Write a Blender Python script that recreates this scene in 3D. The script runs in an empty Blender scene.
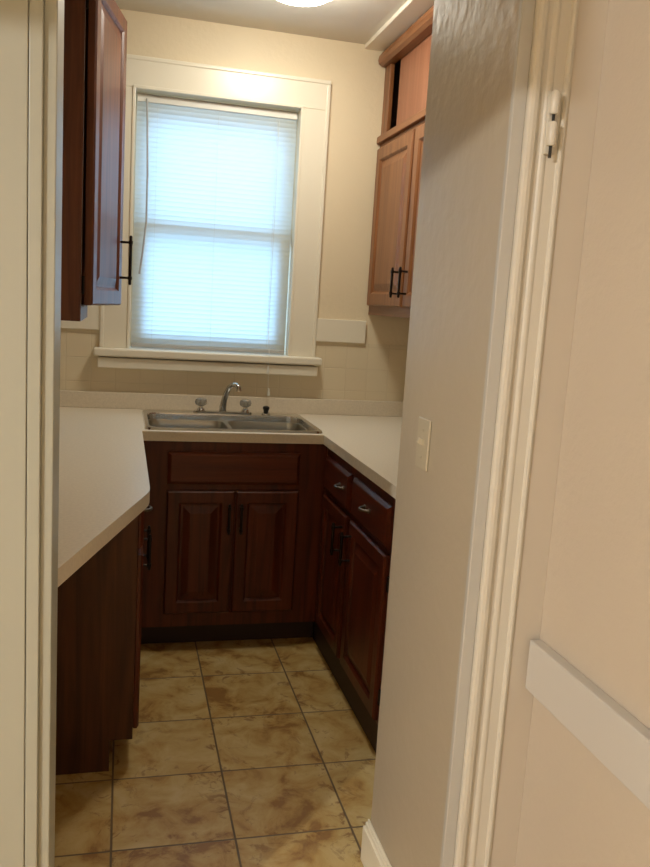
import bpy, bmesh, math
from mathutils import Vector, Matrix

# ------------------------------------------------------------------ camera, world, lights, exposure
sc = bpy.context.scene
COL = sc.collection
EYE = Vector((0.0, 0.0, 1.4323))
YAW, PITCH, ROLL, FPX = 0.2490, 0.1558, -0.0628, 813.3
fw = Vector((math.sin(YAW)*math.cos(PITCH), math.cos(YAW)*math.cos(PITCH), -math.sin(PITCH)))
rt = Vector((math.cos(YAW), -math.sin(YAW), 0))
dn = fw.cross(rt)
cr, sr = math.cos(ROLL), math.sin(ROLL)
R_, D_ = cr*rt + sr*dn, -sr*rt + cr*dn
cam = bpy.data.cameras.new('camera')
cam.sensor_fit = 'HORIZONTAL'; cam.sensor_width = 36.0
cam.lens = FPX*36.0/650.0
cam.clip_start = 0.02
camo = bpy.data.objects.new('camera', cam); COL.objects.link(camo)
M = Matrix((R_, -D_, -fw)).transposed().to_4x4(); M.translation = EYE
camo.matrix_world = M
sc.camera = camo

w = bpy.data.worlds.new('sky'); sc.world = w; w.use_nodes = True
bg = w.node_tree.nodes['Background']
bg.inputs['Color'].default_value = (0.40, 0.68, 1.0, 1)
bg.inputs['Strength'].default_value = 3.5

def lamp(name, kind, loc, energy, color, size=0.1, rot=None):
    l = bpy.data.lights.new(name, kind); l.energy = energy; l.color = color
    if kind == 'POINT': l.shadow_soft_size = size
    if kind == 'AREA': l.shape = 'DISK'; l.size = size
    o = bpy.data.objects.new(name, l); o.location = loc; COL.objects.link(o)
    if rot: o.rotation_euler = rot
    return o
lamp('hall_lamp', 'POINT', (-2.6, -1.2, 2.335), 290, (1.0, 0.965, 0.90), 0.03)
DOME_STRENGTH = 58.0
sc.view_settings.view_transform = 'Standard'; sc.view_settings.look = 'None'
sc.view_settings.gamma = 1.0; sc.view_settings.use_curve_mapping = False
sc.view_settings.exposure = 0.0
try:
    sc.cycles.max_bounces = 10; sc.cycles.diffuse_bounces = 6; sc.cycles.transparent_max_bounces = 12
    sc.cycles.sample_clamp_indirect = 4.0
    sc.cycles.use_denoising = True
except Exception: pass

# ------------------------------------------------------------------ materials
def mat(name, col=(.8, .8, .8), rough=.5, metal=0.0, coat=0.0, bump=None, var=None, spec=0.5):
    m = bpy.data.materials.new(name); m.use_nodes = True
    nt = m.node_tree; b = nt.nodes['Principled BSDF']
    b.inputs['Base Color'].default_value = (*col, 1)
    b.inputs['Roughness'].default_value = rough
    b.inputs['Metallic'].default_value = metal
    b.inputs['Specular IOR Level'].default_value = spec
    if coat:
        b.inputs['Coat Weight'].default_value = coat; b.inputs['Coat Roughness'].default_value = .25
    tc = nt.nodes.new('ShaderNodeTexCoord')
    if var:                                   # (scale, amount)
        n = nt.nodes.new('ShaderNodeTexNoise'); n.inputs['Scale'].default_value = var[0]; n.inputs['Detail'].default_value = 4
        nt.links.new(tc.outputs['Object'], n.inputs['Vector'])
        r = nt.nodes.new('ShaderNodeValToRGB')
        a = var[1]
        r.color_ramp.elements[0].position = .3; r.color_ramp.elements[1].position = .7
        r.color_ramp.elements[0].color = (*[c*(1-a) for c in col], 1)
        r.color_ramp.elements[1].color = (*[min(1, c*(1+a)) for c in col], 1)
        nt.links.new(n.outputs['Fac'], r.inputs['Fac']); nt.links.new(r.outputs['Color'], b.inputs['Base Color'])
    if bump:                                  # (scale, strength)
        n2 = nt.nodes.new('ShaderNodeTexNoise'); n2.inputs['Scale'].default_value = bump[0]; n2.inputs['Detail'].default_value = 3
        nt.links.new(tc.outputs['Object'], n2.inputs['Vector'])
        bp = nt.nodes.new('ShaderNodeBump'); bp.inputs['Strength'].default_value = bump[1]; bp.inputs['Distance'].default_value = .004
        nt.links.new(n2.outputs['Fac'], bp.inputs['Height']); nt.links.new(bp.outputs['Normal'], b.inputs['Normal'])
    return m

def wood(name, dark, light, rough=.42, coat=.12, scale=1.0, axis='Z'):
    m = bpy.data.materials.new(name); m.use_nodes = True
    nt = m.node_tree; b = nt.nodes['Principled BSDF']; L = nt.links.new
    tc = nt.nodes.new('ShaderNodeTexCoord'); mp = nt.nodes.new('ShaderNodeMapping')
    s = {'Z': (38, 38, 2.2), 'X': (2.2, 38, 38), 'Y': (38, 2.2, 38)}[axis]
    mp.inputs['Scale'].default_value = [v*scale for v in s]
    L(tc.outputs['Object'], mp.inputs['Vector'])
    n = nt.nodes.new('ShaderNodeTexNoise'); n.inputs['Scale'].default_value = 1; n.inputs['Detail'].default_value = 6
    n.inputs['Distortion'].default_value = .9
    L(mp.outputs['Vector'], n.inputs['Vector'])
    r = nt.nodes.new('ShaderNodeValToRGB')
    r.color_ramp.elements[0].position = .32; r.color_ramp.elements[0].color = (*dark, 1)
    r.color_ramp.elements[1].position = .68; r.color_ramp.elements[1].color = (*light, 1)
    L(n.outputs['Fac'], r.inputs['Fac']); L(r.outputs['Color'], b.inputs['Base Color'])
    b.inputs['Roughness'].default_value = rough; b.inputs['Specular IOR Level'].default_value = .32
    b.inputs['Coat Weight'].default_value = coat; b.inputs['Coat Roughness'].default_value = .3
    bp = nt.nodes.new('ShaderNodeBump'); bp.inputs['Strength'].default_value = .15; bp.inputs['Distance'].default_value = .001
    L(n.outputs['Fac'], bp.inputs['Height']); L(bp.outputs['Normal'], b.inputs['Normal'])
    return m

def tiles_floor():
    T = .3243
    m = bpy.data.materials.new('floor_tile'); m.use_nodes = True
    nt = m.node_tree; b = nt.nodes['Principled BSDF']; L = nt.links.new
    N = nt.nodes.new
    tc = N('ShaderNodeTexCoord'); sep = N('ShaderNodeSeparateXYZ'); L(tc.outputs['Object'], sep.inputs[0])
    def math_(op, a, v=None, c=None):
        n = N('ShaderNodeMath'); n.operation = op
        for i, x in enumerate((a, v, c)):
            if x is None: continue
            if isinstance(x, (int, float)): n.inputs[i].default_value = x
            else: L(x, n.inputs[i])
        return n.outputs[0]
    ux = math_('DIVIDE', math_('SUBTRACT', sep.outputs[0], .3241), T)
    uy = math_('DIVIDE', math_('SUBTRACT', sep.outputs[1], 2.9473), T)
    fx, fy = math_('FRACT', ux), math_('FRACT', uy)
    ix, iy = math_('FLOOR', ux), math_('FLOOR', uy)
    dx = math_('MINIMUM', fx, math_('SUBTRACT', 1.0, fx)); dy = math_('MINIMUM', fy, math_('SUBTRACT', 1.0, fy))
    d = math_('MINIMUM', dx, dy)
    gr = N('ShaderNodeMapRange'); gr.interpolation_type = 'SMOOTHSTEP'
    gr.inputs['From Min'].default_value = .006; gr.inputs['From Max'].default_value = .012
    L(d, gr.inputs['Value'])                  # 0 in grout, 1 on tile
    cmb = N('ShaderNodeCombineXYZ'); L(ix, cmb.inputs[0]); L(iy, cmb.inputs[1])
    wn = N('ShaderNodeTexWhiteNoise'); wn.noise_dimensions = '2D'; L(cmb.outputs[0], wn.inputs['Vector'])
    off = N('ShaderNodeVectorMath'); off.operation = 'MULTIPLY_ADD'
    L(wn.outputs['Color'], off.inputs[0]); off.inputs[1].default_value = (9, 9, 9); L(tc.outputs['Object'], off.inputs[2])
    n1 = N('ShaderNodeTexNoise'); n1.inputs['Scale'].default_value = 8; n1.inputs['Detail'].default_value = 7; n1.inputs['Roughness'].default_value = .62
    n1.inputs['Distortion'].default_value = .6
    L(off.outputs[0], n1.inputs['Vector'])
    r1 = N('ShaderNodeValToRGB'); e = r1.color_ramp.elements
    e[0].position = .36; e[0].color = (.29, .15, .040, 1)
    e[1].position = .66; e[1].color = (.58, .45, .21, 1)
    k = e.new(.44); k.color = (.45, .285, .088, 1)
    k = e.new(.56); k.color = (.53, .385, .155, 1)
    L(n1.outputs['Fac'], r1.inputs['Fac'])
    n2 = N('ShaderNodeTexNoise'); n2.inputs['Scale'].default_value = 13; n2.inputs['Detail'].default_value = 9; n2.inputs['Roughness'].default_value = .7
    n2.inputs['Distortion'].default_value = 1.4
    L(off.outputs[0], n2.inputs['Vector'])
    vein = N('ShaderNodeMapRange'); vein.inputs['From Min'].default_value = .45; vein.inputs['From Max'].default_value = .38
    L(n2.outputs['Fac'], vein.inputs['Value'])
    edge = N('ShaderNodeMapRange'); edge.inputs['From Min'].default_value = .34; edge.inputs['From Max'].default_value = .04
    edge.inputs['To Min'].default_value = .15; edge.inputs['To Max'].default_value = 1.0
    L(d, edge.inputs['Value'])
    vv = math_('MULTIPLY', vein.outputs[0], edge.outputs[0])
    mx = N('ShaderNodeMix'); mx.data_type = 'RGBA'; L(math_('MULTIPLY', vv, .75), mx.inputs['Factor'])
    L(r1.outputs['Color'], mx.inputs[6]); mx.inputs[7].default_value = (.20, .085, .022, 1)
    g = N('ShaderNodeMix'); g.data_type = 'RGBA'; L(gr.outputs[0], g.inputs['Factor'])
    g.inputs[6].default_value = (.16, .11, .06, 1); L(mx.outputs[2], g.inputs[7])
    L(g.outputs[2], b.inputs['Base Color'])
    b.inputs['Roughness'].default_value = .42
    bp = N('ShaderNodeBump'); bp.inputs['Strength'].default_value = .5; bp.inputs['Distance'].default_value = .003
    L(math_('MULTIPLY_ADD', n2.outputs['Fac'], .25, gr.outputs[0]), bp.inputs['Height']); L(bp.outputs['Normal'], b.inputs['Normal'])
    return m

def tileboard():
    m = mat('tileboard', (.70, .61, .44), .4)
    nt = m.node_tree; b = nt.nodes['Principled BSDF']; L = nt.links.new
    tc = nt.nodes.new('ShaderNodeTexCoord'); sp = nt.nodes.new('ShaderNodeSeparateXYZ'); L(tc.outputs['Object'], sp.inputs[0])
    hs = []
    for ax, o in ((0, .03), (2, .051)):
        a = nt.nodes.new('ShaderNodeMath'); a.operation = 'ADD'; a.inputs[1].default_value = o; L(sp.outputs[ax], a.inputs[0])
        p = nt.nodes.new('ShaderNodeMath'); p.operation = 'PINGPONG'; p.inputs[1].default_value = .054; L(a.outputs[0], p.inputs[0])
        r = nt.nodes.new('ShaderNodeMapRange'); r.inputs['From Max'].default_value = .003; L(p.outputs[0], r.inputs['Value']); hs.append(r)
    mn = nt.nodes.new('ShaderNodeMath'); mn.operation = 'MINIMUM'; L(hs[0].outputs[0], mn.inputs[0]); L(hs[1].outputs[0], mn.inputs[1])
    mx = nt.nodes.new('ShaderNodeMix'); mx.data_type = 'RGBA'; L(mn.outputs[0], mx.inputs['Factor'])
    mx.inputs[6].default_value = (.66, .57, .41, 1); mx.inputs[7].default_value = (.70, .61, .44, 1)
    L(mx.outputs[2], b.inputs['Base Color'])
    bp = nt.nodes.new('ShaderNodeBump'); bp.inputs['Strength'].default_value = .4; bp.inputs['Distance'].default_value = .002
    L(mn.outputs[0], bp.inputs['Height']); L(bp.outputs['Normal'], b.inputs['Normal'])
    return m

def emit(name, col, s):
    m = bpy.data.materials.new(name); m.use_nodes = True; nt = m.node_tree; nt.nodes.clear()
    e = nt.nodes.new('ShaderNodeEmission'); e.inputs[0].default_value = (*col, 1); e.inputs[1].default_value = s
    o = nt.nodes.new('ShaderNodeOutputMaterial'); nt.links.new(e.outputs[0], o.inputs[0]); return m

def mix_mat(name, a, acol, c, ccol, fac, rough=None):
    m = bpy.data.materials.new(name); m.use_nodes = True; nt = m.node_tree; nt.nodes.clear()
    x = nt.nodes.new(a); x.inputs[0].default_value = (*acol, 1)
    y = nt.nodes.new(c); y.inputs[0].default_value = (*ccol, 1)
    if rough is not None and 'Roughness' in y.inputs: y.inputs['Roughness'].default_value = rough
    mi = nt.nodes.new('ShaderNodeMixShader'); mi.inputs[0].default_value = fac
    nt.links.new(x.outputs[0], mi.inputs[1]); nt.links.new(y.outputs[0], mi.inputs[2])
    o = nt.nodes.new('ShaderNodeOutputMaterial'); nt.links.new(mi.outputs[0], o.inputs[0]); return m

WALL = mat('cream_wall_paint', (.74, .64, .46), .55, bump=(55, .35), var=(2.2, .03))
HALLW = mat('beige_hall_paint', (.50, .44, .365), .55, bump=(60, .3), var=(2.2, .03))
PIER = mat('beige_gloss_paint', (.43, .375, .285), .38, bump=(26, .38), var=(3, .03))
CEIL = mat('ceiling_paint', (.70, .66, .58), .7, bump=(40, .2))
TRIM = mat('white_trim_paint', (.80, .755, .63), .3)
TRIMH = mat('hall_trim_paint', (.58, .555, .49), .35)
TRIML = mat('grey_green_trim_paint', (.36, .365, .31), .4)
WOODC = wood('cherry_stain', (.055, .0105, .0036), (.115, .022, .007))
WOODX = wood('cherry_stain_across', (.075, .015, .005), (.145, .030, .0095), axis='X')
WOODY = wood('cherry_stain_along', (.055, .0105, .0036), (.115, .022, .007), axis='Y')
WOODU = wood('honey_oak_stain', (.165, .060, .019), (.265, .108, .040), rough=.4)
WOODUY = wood('honey_oak_stain_along', (.165, .060, .019), (.265, .108, .040), rough=.4, axis='Y')
WOODL = wood('dark_oak_stain', (.075, .021, .008), (.15, .044, .017), rough=.47, coat=.2)
PANELP = wood('oak_plywood', (.26, .10, .05), (.33, .14, .075), rough=.45, coat=.1)
ENDP = wood('oak_veneer', (.032, .0105, .0042), (.088, .031, .012), rough=.45, coat=.05, scale=.8)
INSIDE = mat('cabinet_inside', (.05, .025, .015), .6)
TOEK = mat('toe_kick_board', (.030, .013, .008), .6)
COUNTER = mat('beige_laminate', (.68, .61, .49), .36, var=(120, .06))
FLOOR = tiles_floor()
TILEB = tileboard()
STEEL = mat('brushed_steel', (.46, .46, .43), .30, 1.0)
RIM = mat('polished_steel', (.66, .66, .64), .2, 1.0)
CHROME = mat('chrome', (.55, .55, .53), .14, 1.0)
BRONZE = mat('dark_bronze', (.020, .014, .012), .35, .6)
PEWTER = mat('pewter', (.16, .14, .12), .35, .8)
BLACK = mat('black_plastic', (.012, .012, .012), .35)
ACRYL = mat('clear_acrylic', (.52, .51, .46), .18)
ACRYL.node_tree.nodes['Principled BSDF'].inputs['Transmission Weight'].default_value = .6
PLATE = mat('almond_plastic', (.48, .43, .32), .35)
BLIND = mix_mat('blind_vinyl', 'ShaderNodeBsdfDiffuse', (.62, .63, .60), 'ShaderNodeBsdfTranslucent', (.90, .93, .93), .68)
VINYL = mat('white_vinyl', (.74, .73, .67), .4)
GREYV = mat('grey_plastic', (.42, .42, .41), .4)
GLASS = mix_mat('window_glass', 'ShaderNodeBsdfTransparent', (.95, .97, .97), 'ShaderNodeBsdfGlossy', (1, 1, 1), .05, .02)
DOME = emit('lit_glass_dome', (1.0, .93, .78), DOME_STRENGTH)

# ------------------------------------------------------------------ geometry helpers
def thing(name, loc, label=None, cat=None, kind=None, group=None):
    o = bpy.data.objects.new(name, None); o.location = loc; o.empty_display_size = .05; COL.objects.link(o)
    return tag(o, label, cat, kind, group)
def tag(o, label=None, cat=None, kind=None, group=None):
    if label: o['label'] = label
    if cat: o['category'] = cat
    if kind: o['kind'] = kind
    if group: o['group'] = group
    return o
def wloc(o):
    v = Vector((0, 0, 0))
    while o: v = v + o.location; o = o.parent
    return v
def obj(name, bm, m, parent=None, smooth=False, bevel=0.0, seg=2, origin=None):
    """link a bmesh (in world coordinates) as one mesh object; vertices are stored about its own origin"""
    if origin is None:
        origin = wloc(parent) if parent else Vector((0, 0, 0))
    origin = Vector(origin)
    bmesh.ops.translate(bm, verts=bm.verts, vec=-origin)
    bmesh.ops.recalc_face_normals(bm, faces=bm.faces)
    me = bpy.data.meshes.new(name); bm.to_mesh(me); bm.free()
    me.materials.append(m)
    if smooth:
        for p in me.polygons: p.use_smooth = True
    o = bpy.data.objects.new(name, me); COL.objects.link(o)
    o.location = origin - (wloc(parent) if parent else Vector((0, 0, 0)))
    if parent: o.parent = parent
    if bevel:
        md = o.modifiers.new('bevel', 'BEVEL'); md.width = bevel; md.segments = seg; md.limit_method = 'ANGLE'; md.angle_limit = math.radians(40)
    if smooth:
        try: me.set_sharp_from_angle(angle=math.radians(40))
        except Exception: pass
    return o
def box(bm, x0, x1, y0, y1, z0, z1, mtx=None):
    v = [bm.verts.new((x, y, z)) for z in (z0, z1) for y in (y0, y1) for x in (x0, x1)]
    for f in ((0, 1, 3, 2), (4, 6, 7, 5), (0, 4, 5, 1), (2, 3, 7, 6), (0, 2, 6, 4), (1, 5, 7, 3)): bm.faces.new([v[i] for i in f])
    if mtx is not None: bmesh.ops.transform(bm, matrix=mtx, verts=v)
    return bm
def B(*boxes):
    bm = bmesh.new()
    for b in boxes: box(bm, *b)
    return bm
def tube(bm, pts, rad, n=12, caps=True):
    pts = [Vector(p) for p in pts]; rads = rad if isinstance(rad, (list, tuple)) else [rad]*len(pts)
    rings = []; up = Vector((0, 0, 1)); prev = None
    for i, p in enumerate(pts):
        t = (pts[min(i+1, len(pts)-1)] - pts[max(i-1, 0)]).normalized()
        if prev is None:
            a = t.cross(up)
            if a.length < 1e-3: a = t.cross(Vector((1, 0, 0)))
        else:
            a = prev - t*prev.dot(t)
        a.normalize(); prev = a; b_ = t.cross(a)
        rings.append([bm.verts.new(p + rads[i]*(math.cos(q)*a + math.sin(q)*b_)) for q in [2*math.pi*k/n for k in range(n)]])
    for r0, r1 in zip(rings, rings[1:]):
        for k in range(n): bm.faces.new((r0[k], r0[(k+1) % n], r1[(k+1) % n], r1[k]))
    if caps: bm.faces.new(rings[0][::-1]); bm.faces.new(rings[-1])
    return bm
def lathe(bm, c, prof, n=32):
    """prof: (radius, z) from bottom to top about the vertical axis at c=(x,y,z0)"""
    rings = []
    for r, z in prof:
        if r < 1e-6: rings.append([bm.verts.new((c[0], c[1], c[2]+z))])
        else: rings.append([bm.verts.new((c[0]+r*math.cos(2*math.pi*k/n), c[1]+r*math.sin(2*math.pi*k/n), c[2]+z)) for k in range(n)])
    for a, b_ in zip(rings, rings[1:]):
        for k in range(n):
            k2 = (k+1) % n
            if len(a) == 1 and len(b_) == 1: continue
            if len(a) == 1: bm.faces.new((a[0], b_[k2], b_[k]))
            elif len(b_) == 1: bm.faces.new((a[k], a[k2], b_[0]))
            else: bm.faces.new((a[k], a[k2], b_[k2], b_[k]))
    return bm
def frame_mtx(org, u, wdir):
    """local x = u (width), y = outward normal w, z = up"""
    u = Vector(u).normalized(); wd = Vector(wdir).normalized()
    m = Matrix((u, wd, Vector((0, 0, 1)))).transposed().to_4x4(); m.translation = Vector(org); return m
def loft_rect(bm, W, H, prof, mtx, close_first=False, close_last=True):
    """nested rectangles: prof = (inset, outward) pairs"""
    rings = []
    for ins, out in prof:
        rings.append([bm.verts.new(mtx @ Vector(p)) for p in ((ins, out, ins), (W-ins, out, ins), (W-ins, out, H-ins), (ins, out, H-ins))])
    for a, b_ in zip(rings, rings[1:]):
        for k in range(4): bm.faces.new((a[k], a[(k+1) % 4], b_[(k+1) % 4], b_[k]))
    if close_first: bm.faces.new(rings[0][::-1])
    if close_last: bm.faces.new(rings[-1])
    return bm
def bar_handle(name, parent, mtx, length, m, proj=.035, r=.0055, horizontal=False):
    """bar pull with two posts; mtx origin = handle centre on the door face"""
    bm = bmesh.new(); h = length/2
    ax = (lambda s: Vector((s, proj, 0))) if horizontal else (lambda s: Vector((0, proj, s)))
    T = lambda v: mtx @ v
    tube(bm, [T(ax(-h)), T(ax(-h+.004)), T(ax(h-.004)), T(ax(h))], [r*.6, r, r, r*.6], 10)
    for s in (-h*.72, h*.72):
        a = ax(s)
        tube(bm, [T(Vector((a.x, -.001, a.z))), T(Vector((a.x, proj, a.z)))], [r*.8, r*.7], 8)
        tube(bm, [T(ax(s-.006)), T(ax(s+.006))], r*1.35, 10)
    return obj(name, bm, m, parent, smooth=True)
def bow_pull(name, parent, mtx, length, m):
    bm = bmesh.new(); pts = []
    for k in range(9):
        t = -1+2*k/8
        pts.append(mtx @ Vector((t*length/2, .003+.022*(1-t**4), 0)))
    tube(bm, pts, [.0055, .0045, .0045, .005, .006, .005, .0045, .0045, .0055], 10)
    for s in (-1, 1):
        tube(bm, [mtx @ Vector((s*length/2, -.001, 0)), mtx @ Vector((s*length/2, .005, 0))], .009, 10)
    return obj(name, bm, m, parent, smooth=True)
def panel_door(parent, mtx, W, H, m, stile=.055, t=.02, name='door', pm=None):
    bm = bmesh.new()
    loft_rect(bm, W, H, [(.004, 0), (0, .003), (0, t-.006), (.006, t), (stile-.008, t), (stile, t-.007), (stile+.002, t-.011)], mtx, True, False)
    loft = obj(name, bm, m, parent)
    bm = bmesh.new()
    loft_rect(bm, W, H, [(stile+.0015, t-.0195), (stile+.0015, t-.011), (stile+.010, t-.0105), (stile+.036, t-.0015), (stile+.039, t-.0008)], mtx, True, True)
    obj('raised_panel', bm, pm or m, loft)
    return loft
def slab_front(parent, mtx, W, H, m, t=.02, name='drawer'):
    bm = bmesh.new()
    loft_rect(bm, W, H, [(.003, 0), (0, .003), (0, t-.010), (.010, t-.002), (.014, t)], mtx, True, True)
    return obj(name, bm, m, parent)
def poly_prism(bm, pts, z0, z1):
    a = [bm.verts.new((x, y, z0)) for x, y in pts]; b_ = [bm.verts.new((x, y, z1)) for x, y in pts]; n = len(pts)
    bm.faces.new(a[::-1]); bm.faces.new(b_)
    for k in range(n): bm.faces.new((a[k], a[(k+1) % n], b_[(k+1) % n], b_[k]))
    return bm
def rrect(x0, x1, y0, y1, r, n=5):
    out = []
    for cx, cy, a0 in ((x1-r, y0+r, -90), (x1-r, y1-r, 0), (x0+r, y1-r, 90), (x0+r, y0+r, 180)):
        for k in range(n+1):
            a = math.radians(a0+90*k/n); out.append((cx+r*math.cos(a), cy+r*math.sin(a)))
    return out
def plate_holes(bm, outer, holes, z):
    loops = []; edges = []
    for lp in [outer]+holes:
        vs = [bm.verts.new((x, y, z)) for x, y in lp]; loops.append(vs)
        for k in range(len(vs)): edges.append(bm.edges.new((vs[k], vs[(k+1) % len(vs)])))
    bmesh.ops.triangle_fill(bm, use_beauty=True, use_dissolve=False, edges=edges)
    return loops
def wallsides(bm, la, lb):
    n = len(la)
    for k in range(n): bm.faces.new((la[k], la[(k+1) % n], lb[(k+1) % n], lb[k]))

# ------------------------------------------------------------------ the setting
YB, XL, XR, ZC = 3.81, -.48, 1.44, 2.62          # back wall, left wall, right wall, ceiling
YD0, YD1 = 1.365, 1.49                           # door wall, hall side and kitchen side
XO0, XO1 = -.1055, .651                           # door opening
HX0, HX1, HY0 = -3.4, .800, -3.6                 # hall
def struct(name, bm, m, parent=None, **k):
    o = obj(name, bm, m, parent, **k)
    if not parent: o['kind'] = 'structure'
    return o
struct('floor', B((HX0-.1, XR+.1, HY0-.1, YB+.15, -.06, 0)), FLOOR)
struct('ceiling', B((HX0-.1, XR+.1, HY0-.1, YB+.15, ZC, ZC+.08)), CEIL)
WX0, WX1, WZ0, WZ1 = .022, .765, 1.185, 2.312    # window opening
struct('wall_back', B((XL-.1, WX0, YB, YB+.15, 0, ZC), (WX1, XR+.1, YB, YB+.15, 0, ZC),
                      (WX0, WX1, YB, YB+.15, 0, WZ0), (WX0, WX1, YB, YB+.15, WZ1, ZC)), WALL)
struct('wall_left', B((XL-.1, XL, YD1, YB, 0, ZC)), WALL)
struct('wall_right', B((XR, XR+.1, 1.83, YB, 0, ZC)), WALL)
struct('wall_front', B((HX0-.1, XO0-.02, YD0, YD1, 0, ZC), (XO0-.02, XO1, YD0, YD1, 2.045, ZC)), WALL)
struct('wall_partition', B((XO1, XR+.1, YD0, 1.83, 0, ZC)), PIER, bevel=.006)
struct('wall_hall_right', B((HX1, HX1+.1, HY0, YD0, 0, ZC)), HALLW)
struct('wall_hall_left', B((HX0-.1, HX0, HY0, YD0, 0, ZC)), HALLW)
struct('wall_hall_back', B((HX0, HX1, HY0-.1, HY0, 0, ZC)), HALLW)
struct('wall_shadow_beam', B((HX0, -.62, .30, .42, 2.028, ZC)), HALLW)  # unseen beam added to block the hall lamp and shade the upper partition

# door frame (opening without its door), molded casing on the hall side
d = thing('door_1', (.27, YD0, 0), kind='structure')
ZH = 2.03
obj('jamb', B((XO0-.02, XO0, YD0-.004, YD1+.004, 0, ZH+.015)), TRIML, d, bevel=.002)
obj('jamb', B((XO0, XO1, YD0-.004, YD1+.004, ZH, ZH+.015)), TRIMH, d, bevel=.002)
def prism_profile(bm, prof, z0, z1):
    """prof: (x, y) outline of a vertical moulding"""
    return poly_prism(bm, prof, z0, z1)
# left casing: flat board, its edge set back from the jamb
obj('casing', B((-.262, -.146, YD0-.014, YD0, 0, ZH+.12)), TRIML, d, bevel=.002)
obj('casing_lip', B((-.1455, -.125, YD0-.012, YD0, 0, ZH+.12)), TRIML, d, bevel=.002)
# right casing: lip, rounded bead, groove, flat, ridge
yw = YD0
DX = -.004
prof = [(.668, yw), (.668, yw-.020), (.671, yw-.0245), (.677, yw-.026), (.684, yw-.0245), (.689, yw-.019),
        (.693, yw-.0155), (.700, yw-.0155), (.703, yw-.0175), (.707, yw-.0185), (.711, yw-.0175), (.714, yw-.0155), (.733, yw-.0155),
        (.735, yw-.019), (.739, yw-.0205), (.743, yw-.019), (.745, yw-.014), (.748, yw-.014), (.748, yw)]
prof = [(x+DX, y) for x, y in prof]
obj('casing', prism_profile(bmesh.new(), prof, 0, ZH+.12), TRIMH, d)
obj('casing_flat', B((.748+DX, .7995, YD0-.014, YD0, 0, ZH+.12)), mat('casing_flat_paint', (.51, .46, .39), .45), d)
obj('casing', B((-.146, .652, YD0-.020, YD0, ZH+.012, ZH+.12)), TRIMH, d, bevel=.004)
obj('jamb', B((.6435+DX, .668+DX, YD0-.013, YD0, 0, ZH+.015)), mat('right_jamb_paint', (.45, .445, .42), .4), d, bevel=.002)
hg = obj('hinge', B((.700, .718, YD0-.026, YD0-.012, 1.715, 1.82)), TRIMH, d, bevel=.002)
bm = bmesh.new()
for z0, z1 in ((1.780, 1.818), (1.728, 1.768)):
    tube(bm, [(.708, YD0-.031, z0), (.708, YD0-.031, z0+.003), (.708, YD0-.031, z1-.003), (.708, YD0-.031, z1)], [.0065, .0085, .0085, .0065], 14)
obj('knuckle', bm, TRIMH, hg, smooth=True)
bm = bmesh.new(); tube(bm, [(.708, YD0-.031, 1.708), (.708, YD0-.031, 1.816)], .0028, 8)
tag(obj('pin', bm, BLACK, hg, smooth=True), 'bare dark metal hinge pin')
# dent in the left jamb and an old nail hole in the casing
bm = bmesh.new(); tube(bm, [(-.205, YD0-.0203, .762), (-.205, YD0-.0215, .762)], .0025, 8)
obj('nail_head', bm, GREYV, d)

# baseboard round the end of the partition, with a stepped cap
bm = bmesh.new()
def base_run(bm, x0, x1, y0, y1):
    box(bm, x0, x1, y0, y1, 0, .100)
box(bm, XO1-.014, XO1, YD1+.006, 1.844, 0, .098); box(bm, XO1-.009, XO1, YD1+.006, 1.839, .098, .112); box(bm, XO1-.005, XO1, YD1+.006, 1.835, .112, .122)
box(bm, XO1, .84, 1.83, 1.844, 0, .098); box(bm, XO1, .84, 1.83, 1.839, .098, .112)
struct('baseboard_right', bm, TRIM, bevel=.002)
# flat chair rail on the hall wall
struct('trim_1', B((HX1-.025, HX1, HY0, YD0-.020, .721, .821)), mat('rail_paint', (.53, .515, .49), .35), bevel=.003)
# boards on the back wall capping the tileboard, either side of the window
struct('trim_2', B((.886, 1.135, YB-.018, YB, 1.262, 1.370)), TRIM, bevel=.002)
struct('trim_3', B((XL, -.098, YB-.018, YB, 1.262, 1.370)), TRIM, bevel=.002)
struct('wall_tileboard', B((XL, -.104, YB-.006, YB, .985, 1.262), (-.104, .893, YB-.006, YB, .985, 1.149), (.893, XR, YB-.006, YB, .985, 1.262)), TILEB)
# soffit above the right cupboards
struct('trim_4', B((1.040, XR, 1.83, YB, 2.600, ZC)), mat('soffit_paint', (.80, .74, .62), .4), bevel=.003)

# window: casing, stool, apron, two sashes
win = thing('window_1', ((WX0+WX1)/2, YB, WZ0), kind='structure')
CW0, CW1, CZ1 = -.096, .884, 2.432
bm = bmesh.new()
box(bm, CW0, WX0+.004, YB-.022, YB, WZ0, WZ1-.004); box(bm, WX1-.004, CW1, YB-.022, YB, WZ0, WZ1-.004)
obj('casing', bm, TRIM, win, bevel=.003)
obj('casing', B((CW0, CW1, YB-.022, YB, WZ1-.004, CZ1)), TRIM, win, bevel=.003)
bm = bmesh.new()      # back band round the casing and bead at the inner edge
box(bm, CW0-.006, CW0+.012, YB-.026, YB, WZ0, CZ1-.012); box(bm, CW1-.012, CW1+.006, YB-.026, YB, WZ0, CZ1-.012); box(bm, CW0-.006, CW1+.006, YB-.026, YB, CZ1-.012, CZ1+.006)
obj('back_band', bm, TRIM, win, bevel=.004)
bm = bmesh.new()
box(bm, WX0-.006, WX0+.008, YB-.027, YB+.03, WZ0, WZ1); box(bm, WX1-.008, WX1+.006, YB-.027, YB+.03, WZ0, WZ1); box(bm, WX0-.006, WX1+.006, YB-.027, YB+.03, WZ1-.008, WZ1+.006)
obj('inner_bead', bm, TRIM, win, bevel=.003)
obj('sill', B((-.125, .915, YB-.075, YB+.05, 1.150, 1.186)), TRIM, win, bevel=.008, seg=3)
obj('apron', B((-.108, .898, YB-.062, YB, 1.098, 1.144)), TRIM, win, bevel=.004)
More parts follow.
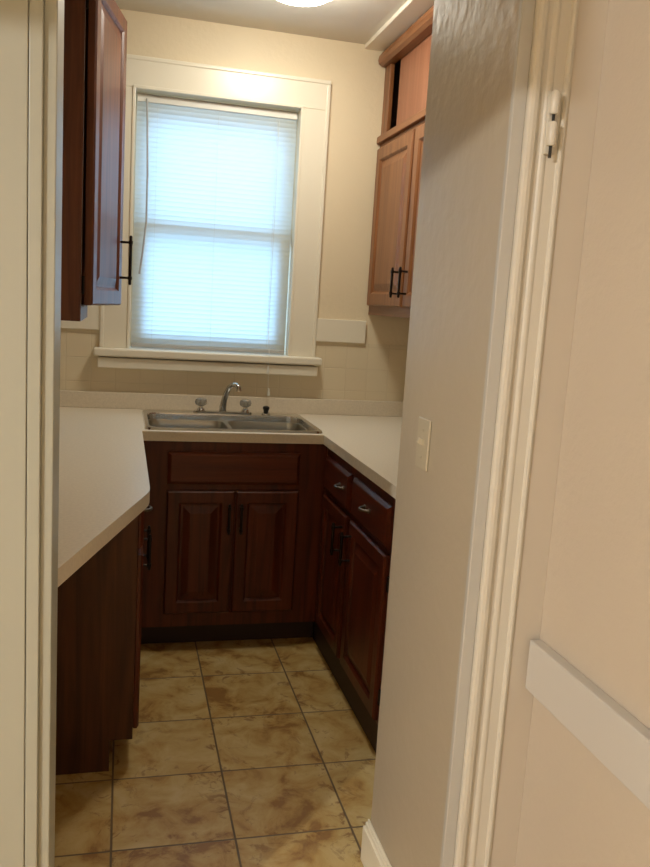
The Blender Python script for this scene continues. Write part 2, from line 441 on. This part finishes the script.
def sash(name, y0, y1, z0, z1, st, top, bot):
    x0, x1 = WX0+.008, WX1-.008
    s = obj(name, B((x0, x0+st, y0, y1, z0, z1), (x1-st, x1, y0, y1, z0, z1), (x0+st, x1-st, y0, y1, z0, z0+bot), (x0+st, x1-st, y0, y1, z1-top, z1)), TRIM, win, bevel=.003)
    obj('pane', B((x0+st-.004, x1-st+.004, (y0+y1)/2-.002, (y0+y1)/2+.002, z0+bot-.004, z1-top+.004)), GLASS, s)
sash('upper_sash', YB+.092, YB+.127, 1.695, WZ1, .060, .11, .05)
sash('lower_sash', YB+.056, YB+.090, WZ0+.004, 1.760, .060, .05, .06)

# ------------------------------------------------------------------ countertop with backsplash
ct = thing('countertop', (.44, 3.3, .911), 'beige speckled laminate worktop wrapping three sides of the kitchen with a cut-back left end', 'countertop')
YF, CXL, CXR, ZT, TH = 3.175, .08, .803, .911, .038
outer = [(XL+.001, YB-.007), (XL+.001, YD1+.001), (-.127, YD1+.001)]
# rounded nose of the left arm
p0, p1, p2 = Vector((-.127, YD1+.001)), Vector((.081, 2.182)), Vector((.080, YF))
ra = .05
a, b_ = p1+(p0-p1).normalized()*ra, p1+(p2-p1).normalized()*ra
for k in range(7):
    t = k/6; outer.append(tuple((1-t)**2*a+2*t*(1-t)*p1+t*t*b_))
outer += [(.080, YF), (CXR, YF), (CXR, 1.846), (XR-.001, 1.846), (XR-.001, YB-.007)]
hole = rrect(.105, .795, 3.222, 3.705, .03)
bm = bmesh.new()
t_ = plate_holes(bm, outer, [hole], ZT); u_ = plate_holes(bm, outer, [hole], ZT-TH)
for l0, l1 in zip(t_, u_): wallsides(bm, l0, l1)
obj('worktop', bm, COUNTER, ct, bevel=.004)
obj('backsplash', B((XL+.001, XR-.001, YB-.025, YB-.0065, ZT, .985), (XL+.001, XL+.019, 1.60, YB-.025, ZT, .985), (XR-.019, XR-.001, 1.85, YB-.025, ZT, .985)), COUNTER, ct, bevel=.003)

# ------------------------------------------------------------------ sink
sk = thing('sink', (.453, 3.46, ZT), 'stainless steel double-bowl sink set into the worktop below the window', 'sink')
bm = bmesh.new()
SX0, SX1, SY0, SY1 = .090, .812, 3.205, 3.722
ro = rrect(SX0, SX1, SY0, SY1, .03); r1 = rrect(SX0+.004, SX1-.004, SY0+.004, SY1-.004, .028)
big = rrect(.108, .796, 3.224, 3.637, .055)
bowls = [rrect(.116, .443, 3.232, 3.629, .05), rrect(.461, .788, 3.232, 3.629, .05)]
lp = plate_holes(bm, r1, [big], ZT+.009)
lo = [bm.verts.new((x, y, ZT+.0005)) for x, y in ro]
wallsides(bm, lp[0], lo)
cx, cy = .452, 3.4305
prev = lp[1]
for k_, z in ((.994, .004), (.988, -.020)):
    ring = [bm.verts.new((cx+(x-cx)*k_, cy+(y-cy)*k_, ZT+z)) for x, y in big]
    wallsides(bm, prev, ring); prev = ring
obj('rim', bm, RIM, sk)
bm = bmesh.new()
plate_holes(bm, [(cx+(x-cx)*.988, cy+(y-cy)*.988) for x, y in big], bowls, ZT-.020)
obj('divider', bm, STEEL, sk)
for lpz in bowls:
    bm = bmesh.new(); cx = sum(p[0] for p in lpz)/len(lpz); cy = sum(p[1] for p in lpz)/len(lpz)
    prev = None
    for s, z in ((1, -.020), (.985, -.028), (.975, -.05), (.94, -.165), (.89, -.185), (.3, -.191)):
        ring = [bm.verts.new((cx+(x-cx)*s, cy+(y-cy)*s, ZT+z)) for x, y in lpz]
        if prev: wallsides(bm, prev, ring)
        prev = ring
    bm.faces.new(prev)
    bo = obj('bowl', bm, STEEL, sk, smooth=True)
    bm = bmesh.new(); lathe(bm, (cx, cy, ZT-.1905), [(.045, 0), (.045, .003), (.036, .004), (.030, .001), (0, .001)], 24)
    obj('drain', bm, CHROME, bo, smooth=True)

# faucet on the sink ledge
ZL = ZT+.009
fc = thing('faucet', (.447, 3.668, ZL), 'chrome faucet with curved spout and two clear knobs on the sink ledge', 'faucet')
bm = bmesh.new(); pl = rrect(.315, .580, 3.645, 3.692, .022)
a_ = [bm.verts.new((x, y, ZL)) for x, y in pl]; c_ = [bm.verts.new((x, y, ZL+.010)) for x, y in pl]
wallsides(bm, a_, c_); bm.faces.new(c_)
obj('base_plate', bm, CHROME, fc, bevel=.003)
bm = bmesh.new()
tube(bm, [(.447, 3.668, ZL+.008), (.447, 3.668, ZL+.03), (.452, 3.664, ZL+.062), (.459, 3.655, ZL+.095), (.469, 3.640, ZL+.122), (.482, 3.618, ZL+.138), (.495, 3.597, ZL+.138), (.503, 3.586, ZL+.128), (.505, 3.584, ZL+.112)],
     [.017, .016, .014, .0125, .0115, .011, .011, .0115, .0125], 16)
obj('spout', bm, CHROME, fc, smooth=True)
for x in (.348, .550):
    bm = bmesh.new(); lathe(bm, (x, 3.668, ZL+.010), [(.019, 0), (.017, .008), (.010, .014), (.009, .022), (0, .022)], 20)
    k = obj('handle', bm, CHROME, fc, smooth=True)
    bm = bmesh.new()
    rings = []
    for r, z in ((.012, .022), (.022, .028), (.025, .040), (.022, .052), (.012, .057)):
        rings.append([bm.verts.new((x+r*(1+.10*(-1)**q)*math.cos(2*math.pi*q/16), 3.668+r*(1+.10*(-1)**q)*math.sin(2*math.pi*q/16), ZL+.010+z)) for q in range(16)])
    for q0, q1 in zip(rings, rings[1:]): wallsides(bm, q0, q1)
    bm.faces.new(rings[-1]); bm.faces.new(rings[0][::-1])
    tag(obj('knob', bm, ACRYL, k), 'clear acrylic knob')
sp = thing('sink_sprayer', (.646, 3.668, ZL), 'small black pull-out sprayer on the sink ledge to the right of the faucet', 'sprayer')
bm = bmesh.new(); lathe(bm, (.646, 3.668, ZL), [(.021, 0), (.020, .006), (.014, .010), (0, .010)], 20); obj('collar', bm, CHROME, sp, smooth=True)
bm = bmesh.new(); lathe(bm, (.646, 3.668, ZL), [(.0, .009), (.011, .009), (.012, .020), (.016, .028), (.015, .036), (.006, .040), (0, .040)], 20); obj('nozzle', bm, BLACK, sp, smooth=True)

# ------------------------------------------------------------------ window blind
bl = thing('window_blind', ((WX0+WX1)/2, YB+.03, 1.205), 'closed white slatted blind hanging inside the kitchen window', 'blind')
bx0, bx1 = WX0+.014, WX1-.014; by = YB+.036
obj('headrail', B((bx0, bx1, by-.014, by+.014, 2.262, 2.296)), VINYL, bl, bevel=.003)
bm = bmesh.new()
n = 51; zt, zb = 2.252, 1.222; pitch = (zt-zb)/(n-1)
ang = math.radians(76)
for i in range(n):
    zc = zt-i*pitch; rows = []
    for q in range(5):
        s = (q/4-.5)*.025; bow = .0018*(1-(2*q/4-1)**2)
        rows.append((by - s*math.cos(ang)-bow*math.sin(ang), zc + s*math.sin(ang)-bow*math.cos(ang)))
    va = [bm.verts.new((bx0, y, z)) for y, z in rows]; vb = [bm.verts.new((bx1, y, z)) for y, z in rows]
    for q in range(4): bm.faces.new((va[q], vb[q], vb[q+1], va[q+1]))
obj('slats', bm, BLIND, bl, smooth=True)
obj('bottom_rail', B((bx0, bx1, by-.012, by+.012, 1.189, 1.208)), GREYV, bl, bevel=.004)
for x in (bx0+.09, (bx0+bx1)/2, bx1-.09):
    bm = bmesh.new(); tube(bm, [(x, by-.0145, 2.262), (x, by-.0145, 1.208)], .0008, 6); obj('ladder_cord', bm, VINYL, bl)
bm = bmesh.new()
wx = bx0+.042
tube(bm, [(wx, by-.020, 2.275), (wx+.003, by-.028, 2.20), (wx+.010, by-.040, 1.95), (wx+.010, by-.048, 1.75), (wx-.002, by-.052, 1.62), (wx-.014, by-.055, 1.52)], .0045, 8)
obj('tilt_wand', bm, GREYV, bl, smooth=True)
bm = bmesh.new(); cx = bx1-.085
tube(bm, [(cx, by-.019, 2.262), (cx, by-.030, 1.8), (cx-.005, by-.050, 1.30), (cx-.007, YB-.0775, 1.188), (cx-.007, YB-.0785, 1.10), (cx-.004, YB-.075, 1.02)], .0013, 6)
cd = obj('pull_cord', bm, VINYL, bl)
for dx, z in ((-.009, 1.105), (-.001, 1.00)):
    bm = bmesh.new(); lathe(bm, (cx+dx, YB-.0785, z), [(0, 0), (.007, 0), (.0065, .012), (.003, .034), (0, .036)], 12)
    obj('tassel', bm, VINYL, cd, smooth=True)

# ------------------------------------------------------------------ base cabinets
ZB = ZT-TH-.001
# sink base, facing the doorway
sb = thing('base_cabinet', (.44, 3.5, 0), 'dark cherry base cabinet under the sink with a blank drawer front and two raised-panel doors', 'cabinet')
obj('carcass', B((.0565, .829, 3.2, 3.22, .10, ZB), (.108, .126, 3.22, YB-.01, .10, ZB-.19), (.811, .829, 3.22, YB-.01, .10, ZB-.19), (.126, .811, 3.22, YB-.01, .10, .118)), WOODC, sb)
obj('toe_kick', B((.062, .831, 3.268, 3.282, 0, .10)), TOEK, sb)
fm = lambda x, z: frame_mtx((x, 3.2, z), (1, 0, 0), (0, -1, 0))
slab_front(sb, fm(.182, .698), .532, .132, WOODX, name='false_drawer_front')
for x0, x1, hx in ((.183, .450, .428), (.457, .715, .477)):
    dd = panel_door(sb, fm(x0, .160), x1-x0, .513, WOODC)
    bar_handle('handle', dd, frame_mtx((hx, 3.18, .565), (1, 0, 0), (0, -1, 0)), .125, BRONZE)

# right-hand run
rb = thing('base_cabinet', (1.14, 2.5, 0), 'dark cherry base cabinet along the right wall with two drawers above two doors', 'cabinet')
obj('carcass', B((.83, .85, 1.85, 3.199, .10, ZB), (.85, XR-.004, 1.85, 1.868, .10, ZB), (.85, XR-.004, 1.868, YB-.01, .10, .118)), WOODC, rb)
obj('toe_kick', B((.832, .846, 1.85, 3.265, 0, .10)), TOEK, rb)
fr = lambda y, z: frame_mtx((.83, y, z), (0, 1, 0), (-1, 0, 0))
for y0, y1, hy, dy in ((2.795, 3.160, 2.835, 2.88), (2.330, 2.752, 2.712, 2.545)):
    dw = slab_front(rb, fr(y0, .690), y1-y0, .140, WOODY)
    bow_pull('pull', dw, frame_mtx((.81, dy, .765), (0, 1, 0), (-1, 0, 0)), .055, PEWTER)
    dd = panel_door(rb, fr(y0, .118), y1-y0, .552, WOODC)
    bar_handle('handle', dd, frame_mtx((.81, hy, .575), (0, 1, 0), (-1, 0, 0)), .125, BRONZE)
for z in (.20, .58):
    bm = bmesh.new(); tube(bm, [(.826, 2.322, z-.025), (.826, 2.322, z+.025)], .006, 8); box(bm, .826, .8305, 2.300, 2.322, z-.022, z+.022)
    obj('hinge', bm, BRONZE, rb)

# left-hand run, its veneer end panel towards the doorway
lb = thing('base_cabinet', (-.2, 2.8, 0), 'dark brown base cabinet under the left worktop, its plain wood-grain end facing the doorway', 'cabinet')
ep = bmesh.new()
poly = [(XL+.002, 0), (-.012, 0), (-.012, .10), (.055, .10), (.055, ZB), (XL+.002, ZB)]
va = [ep.verts.new((x, 2.345, z)) for x, z in poly]; vb = [ep.verts.new((x, 2.363, z)) for x, z in poly]
ep.faces.new(va); ep.faces.new(vb[::-1]); wallsides(ep, va, vb)
obj('end_panel', ep, ENDP, lb, bevel=.001)
obj('carcass', B((.035, .055, 2.363, 3.199, .10, ZB), (XL+.002, .035, 2.363, 3.24, .10, .118)), WOODC, lb)
obj('toe_kick', B((-.032, -.014, 2.363, 3.26, 0, .10)), TOEK, lb)
fl = lambda y, z: frame_mtx((.055, y, z), (0, -1, 0), (1, 0, 0))
for y0, y1, hy in ((2.375, 2.740, 2.70), (2.765, 3.135, 2.805)):
    dw = slab_front(lb, fl(y1, .690), y1-y0, .140, WOODY, t=.018)
    bow_pull('pull', dw, frame_mtx((.073, (y0+y1)/2, .765), (0, -1, 0), (1, 0, 0)), .055, PEWTER)
    dd = panel_door(lb, fl(y1, .118), y1-y0, .552, WOODC, t=.018)
    bar_handle('handle', dd, frame_mtx((.073, hy, .575), (0, -1, 0), (1, 0, 0)), .125, BRONZE, proj=.03)

# ------------------------------------------------------------------ wall cabinets
# left, one door standing ajar
lc = thing('wall_cabinet', (-.31, 3.12, 1.33), 'dark brown cabinet hung on the left wall with one door ajar beside the window', 'cabinet')
cy0, cy1, cxf, cz0, cz1 = 2.83, 3.36, -.142, 1.330, 2.47
obj('carcass', B((XL+.001, cxf, cy0, cy0+.018, cz0, cz1), (XL+.001, cxf, cy1-.018, cy1, cz0, cz1), (XL+.001, cxf, cy0+.018, cy1-.018, cz0+.03, cz0+.048),
                 (XL+.001, cxf, cy0+.018, cy1-.018, cz1-.018, cz1), (XL+.001, XL+.01, cy0+.018, cy1-.018, cz0+.048, cz1-.018), (XL+.01, cxf-.02, cy0+.018, cy1-.018, 1.86, 1.878)), WOODL, lc, bevel=.0015)
obj('face_frame', B((cxf, cxf+.004, cy0, cy0+.028, cz0, cz1), (cxf, cxf+.004, cy1-.040, cy1, cz0, cz1), (cxf, cxf+.004, cy0+.028, cy1-.040, cz0, cz0+.045), (cxf, cxf+.004, cy0+.028, cy1-.040, cz1-.05, cz1)), WOODL, lc)
th = math.radians(11.5)
hp = Vector((-.131, 2.855, 1.384))
u = Vector((math.sin(th), math.cos(th), 0)); nv = Vector((math.cos(th), -math.sin(th), 0))
dm = frame_mtx(hp+u*.462, -u, nv)
dd = panel_door(lc, dm, .462, 1.040, WOODL, t=.030, stile=.06)
bar_handle('handle', dd, frame_mtx(hp+u*.425+nv*.030+Vector((0, 0, .172)), -u, nv), .185, BRONZE, proj=.038, r=.0062)
for z in (1.45, 2.34):
    bm = bmesh.new(); tube(bm, [(-.133, 2.857, z-.03), (-.133, 2.857, z+.03)], .006, 8)
    obj('hinge', bm, BRONZE, lc)

# right, two raised-panel doors
rc = thing('wall_cabinet', (1.29, 3.1, 1.41), 'honey-brown cabinet with two raised-panel doors hung on the right wall beside the window', 'cabinet')
RX, RY0, RY1 = 1.146, 2.40, YB-.001
obj('carcass', B((RX+.02, XR-.001, RY0, RY1, 1.425, 1.443), (RX+.02, XR-.001, RY0, RY0+.018, 1.402, 2.19), (RX+.02, XR-.001, RY1-.018, RY1, 1.402, 2.19), (RX+.02, XR-.001, RY0+.018, RY1-.018, 2.172, 2.19)), WOODU, rc)
obj('face_frame', B((RX, RX+.02, RY0, RY1, 1.402, 2.19)), WOODUY, rc, bevel=.002)
obj('divider_rail', B((RX-.018, RX+.02, RY0, RY1, 2.1905, 2.222)), WOODUY, rc, bevel=.004)
fu = lambda y, z: frame_mtx((RX, y, z), (0, 1, 0), (-1, 0, 0))
for y0, y1, hy in ((3.292, 3.785, 3.328), (2.805, 3.268, 3.226)):
    dd = panel_door(rc, fu(y0, 1.445), y1-y0, .720, WOODU, t=.02, stile=.062)
    bar_handle('handle', dd, frame_mtx((RX-.02, hy, 1.545), (0, 1, 0), (-1, 0, 0)), .125, BRONZE, proj=.032)
# cupboard above it with a sliding plywood panel left open a hand's width
uc = thing('wall_cupboard', (1.29, 3.1, 2.223), 'honey-brown cupboard under the ceiling at right, its plywood panel slid open a narrow gap', 'cupboard')
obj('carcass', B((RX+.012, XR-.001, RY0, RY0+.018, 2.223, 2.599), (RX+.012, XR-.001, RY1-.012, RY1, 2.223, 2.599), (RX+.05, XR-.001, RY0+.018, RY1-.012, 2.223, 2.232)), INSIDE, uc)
obj('stile', B((RX, RX+.02, 3.725, RY1, 2.223, 2.54)), WOODU, uc, bevel=.002)
obj('sliding_panel', B((RX+.022, RX+.034, RY0+.02, 3.650, 2.233, 2.58)), PANELP, uc)
bm = bmesh.new()
pf = [(RX+.02, 2.530), (RX-.020, 2.530), (RX-.036, 2.540), (RX-.040, 2.556), (RX-.036, 2.575), (RX-.022, 2.592), (RX-.006, 2.5995), (RX+.02, 2.5995)]
va = [bm.verts.new((x, RY0, z)) for x, z in pf]; vb = [bm.verts.new((x, RY1-.012, z)) for x, z in pf]
bm.faces.new(va); bm.faces.new(vb[::-1]); wallsides(bm, va, vb)
obj('valance', bm, WOODUY, uc)

# ------------------------------------------------------------------ small fittings
cl = thing('ceiling_light', (.60, 3.13, ZC), 'lit round glass dome light on the kitchen ceiling', 'ceiling light')
bm = bmesh.new(); lathe(bm, (.60, 3.13, ZC), [(.155, 0), (.160, -.012), (.150, -.022), (0, -.022)], 40); obj('base', bm, TRIM, cl, smooth=True)
bm = bmesh.new(); lathe(bm, (.60, 3.13, ZC), [(.142, -.0225), (.146, -.035), (.135, -.060), (.100, -.080), (.050, -.090), (0, -.093)], 40); obj('dome', bm, DOME, cl, smooth=True)

sw = thing('light_switch', (XO1, 1.664, 1.145), 'almond light switch on the beige partition just inside the doorway', 'light switch')
obj('plate', B((XO1-.006, XO1-.0003, 1.629, 1.699, 1.089, 1.201)), PLATE, sw, bevel=.0025)
bm = bmesh.new(); m_ = Matrix.Translation((XO1-.006, 1.664, 1.148)) @ Matrix.Rotation(math.radians(25), 4, 'Y'); box(bm, -.012, .003, -.005, .005, -.006, .006, m_)
obj('toggle', bm, PLATE, sw, bevel=.001)
for z in (1.115, 1.175):
    bm = bmesh.new(); tube(bm, [(XO1-.0058, 1.664, z), (XO1-.0072, 1.664, z)], .003, 10); obj('screw', bm, PLATE, sw)
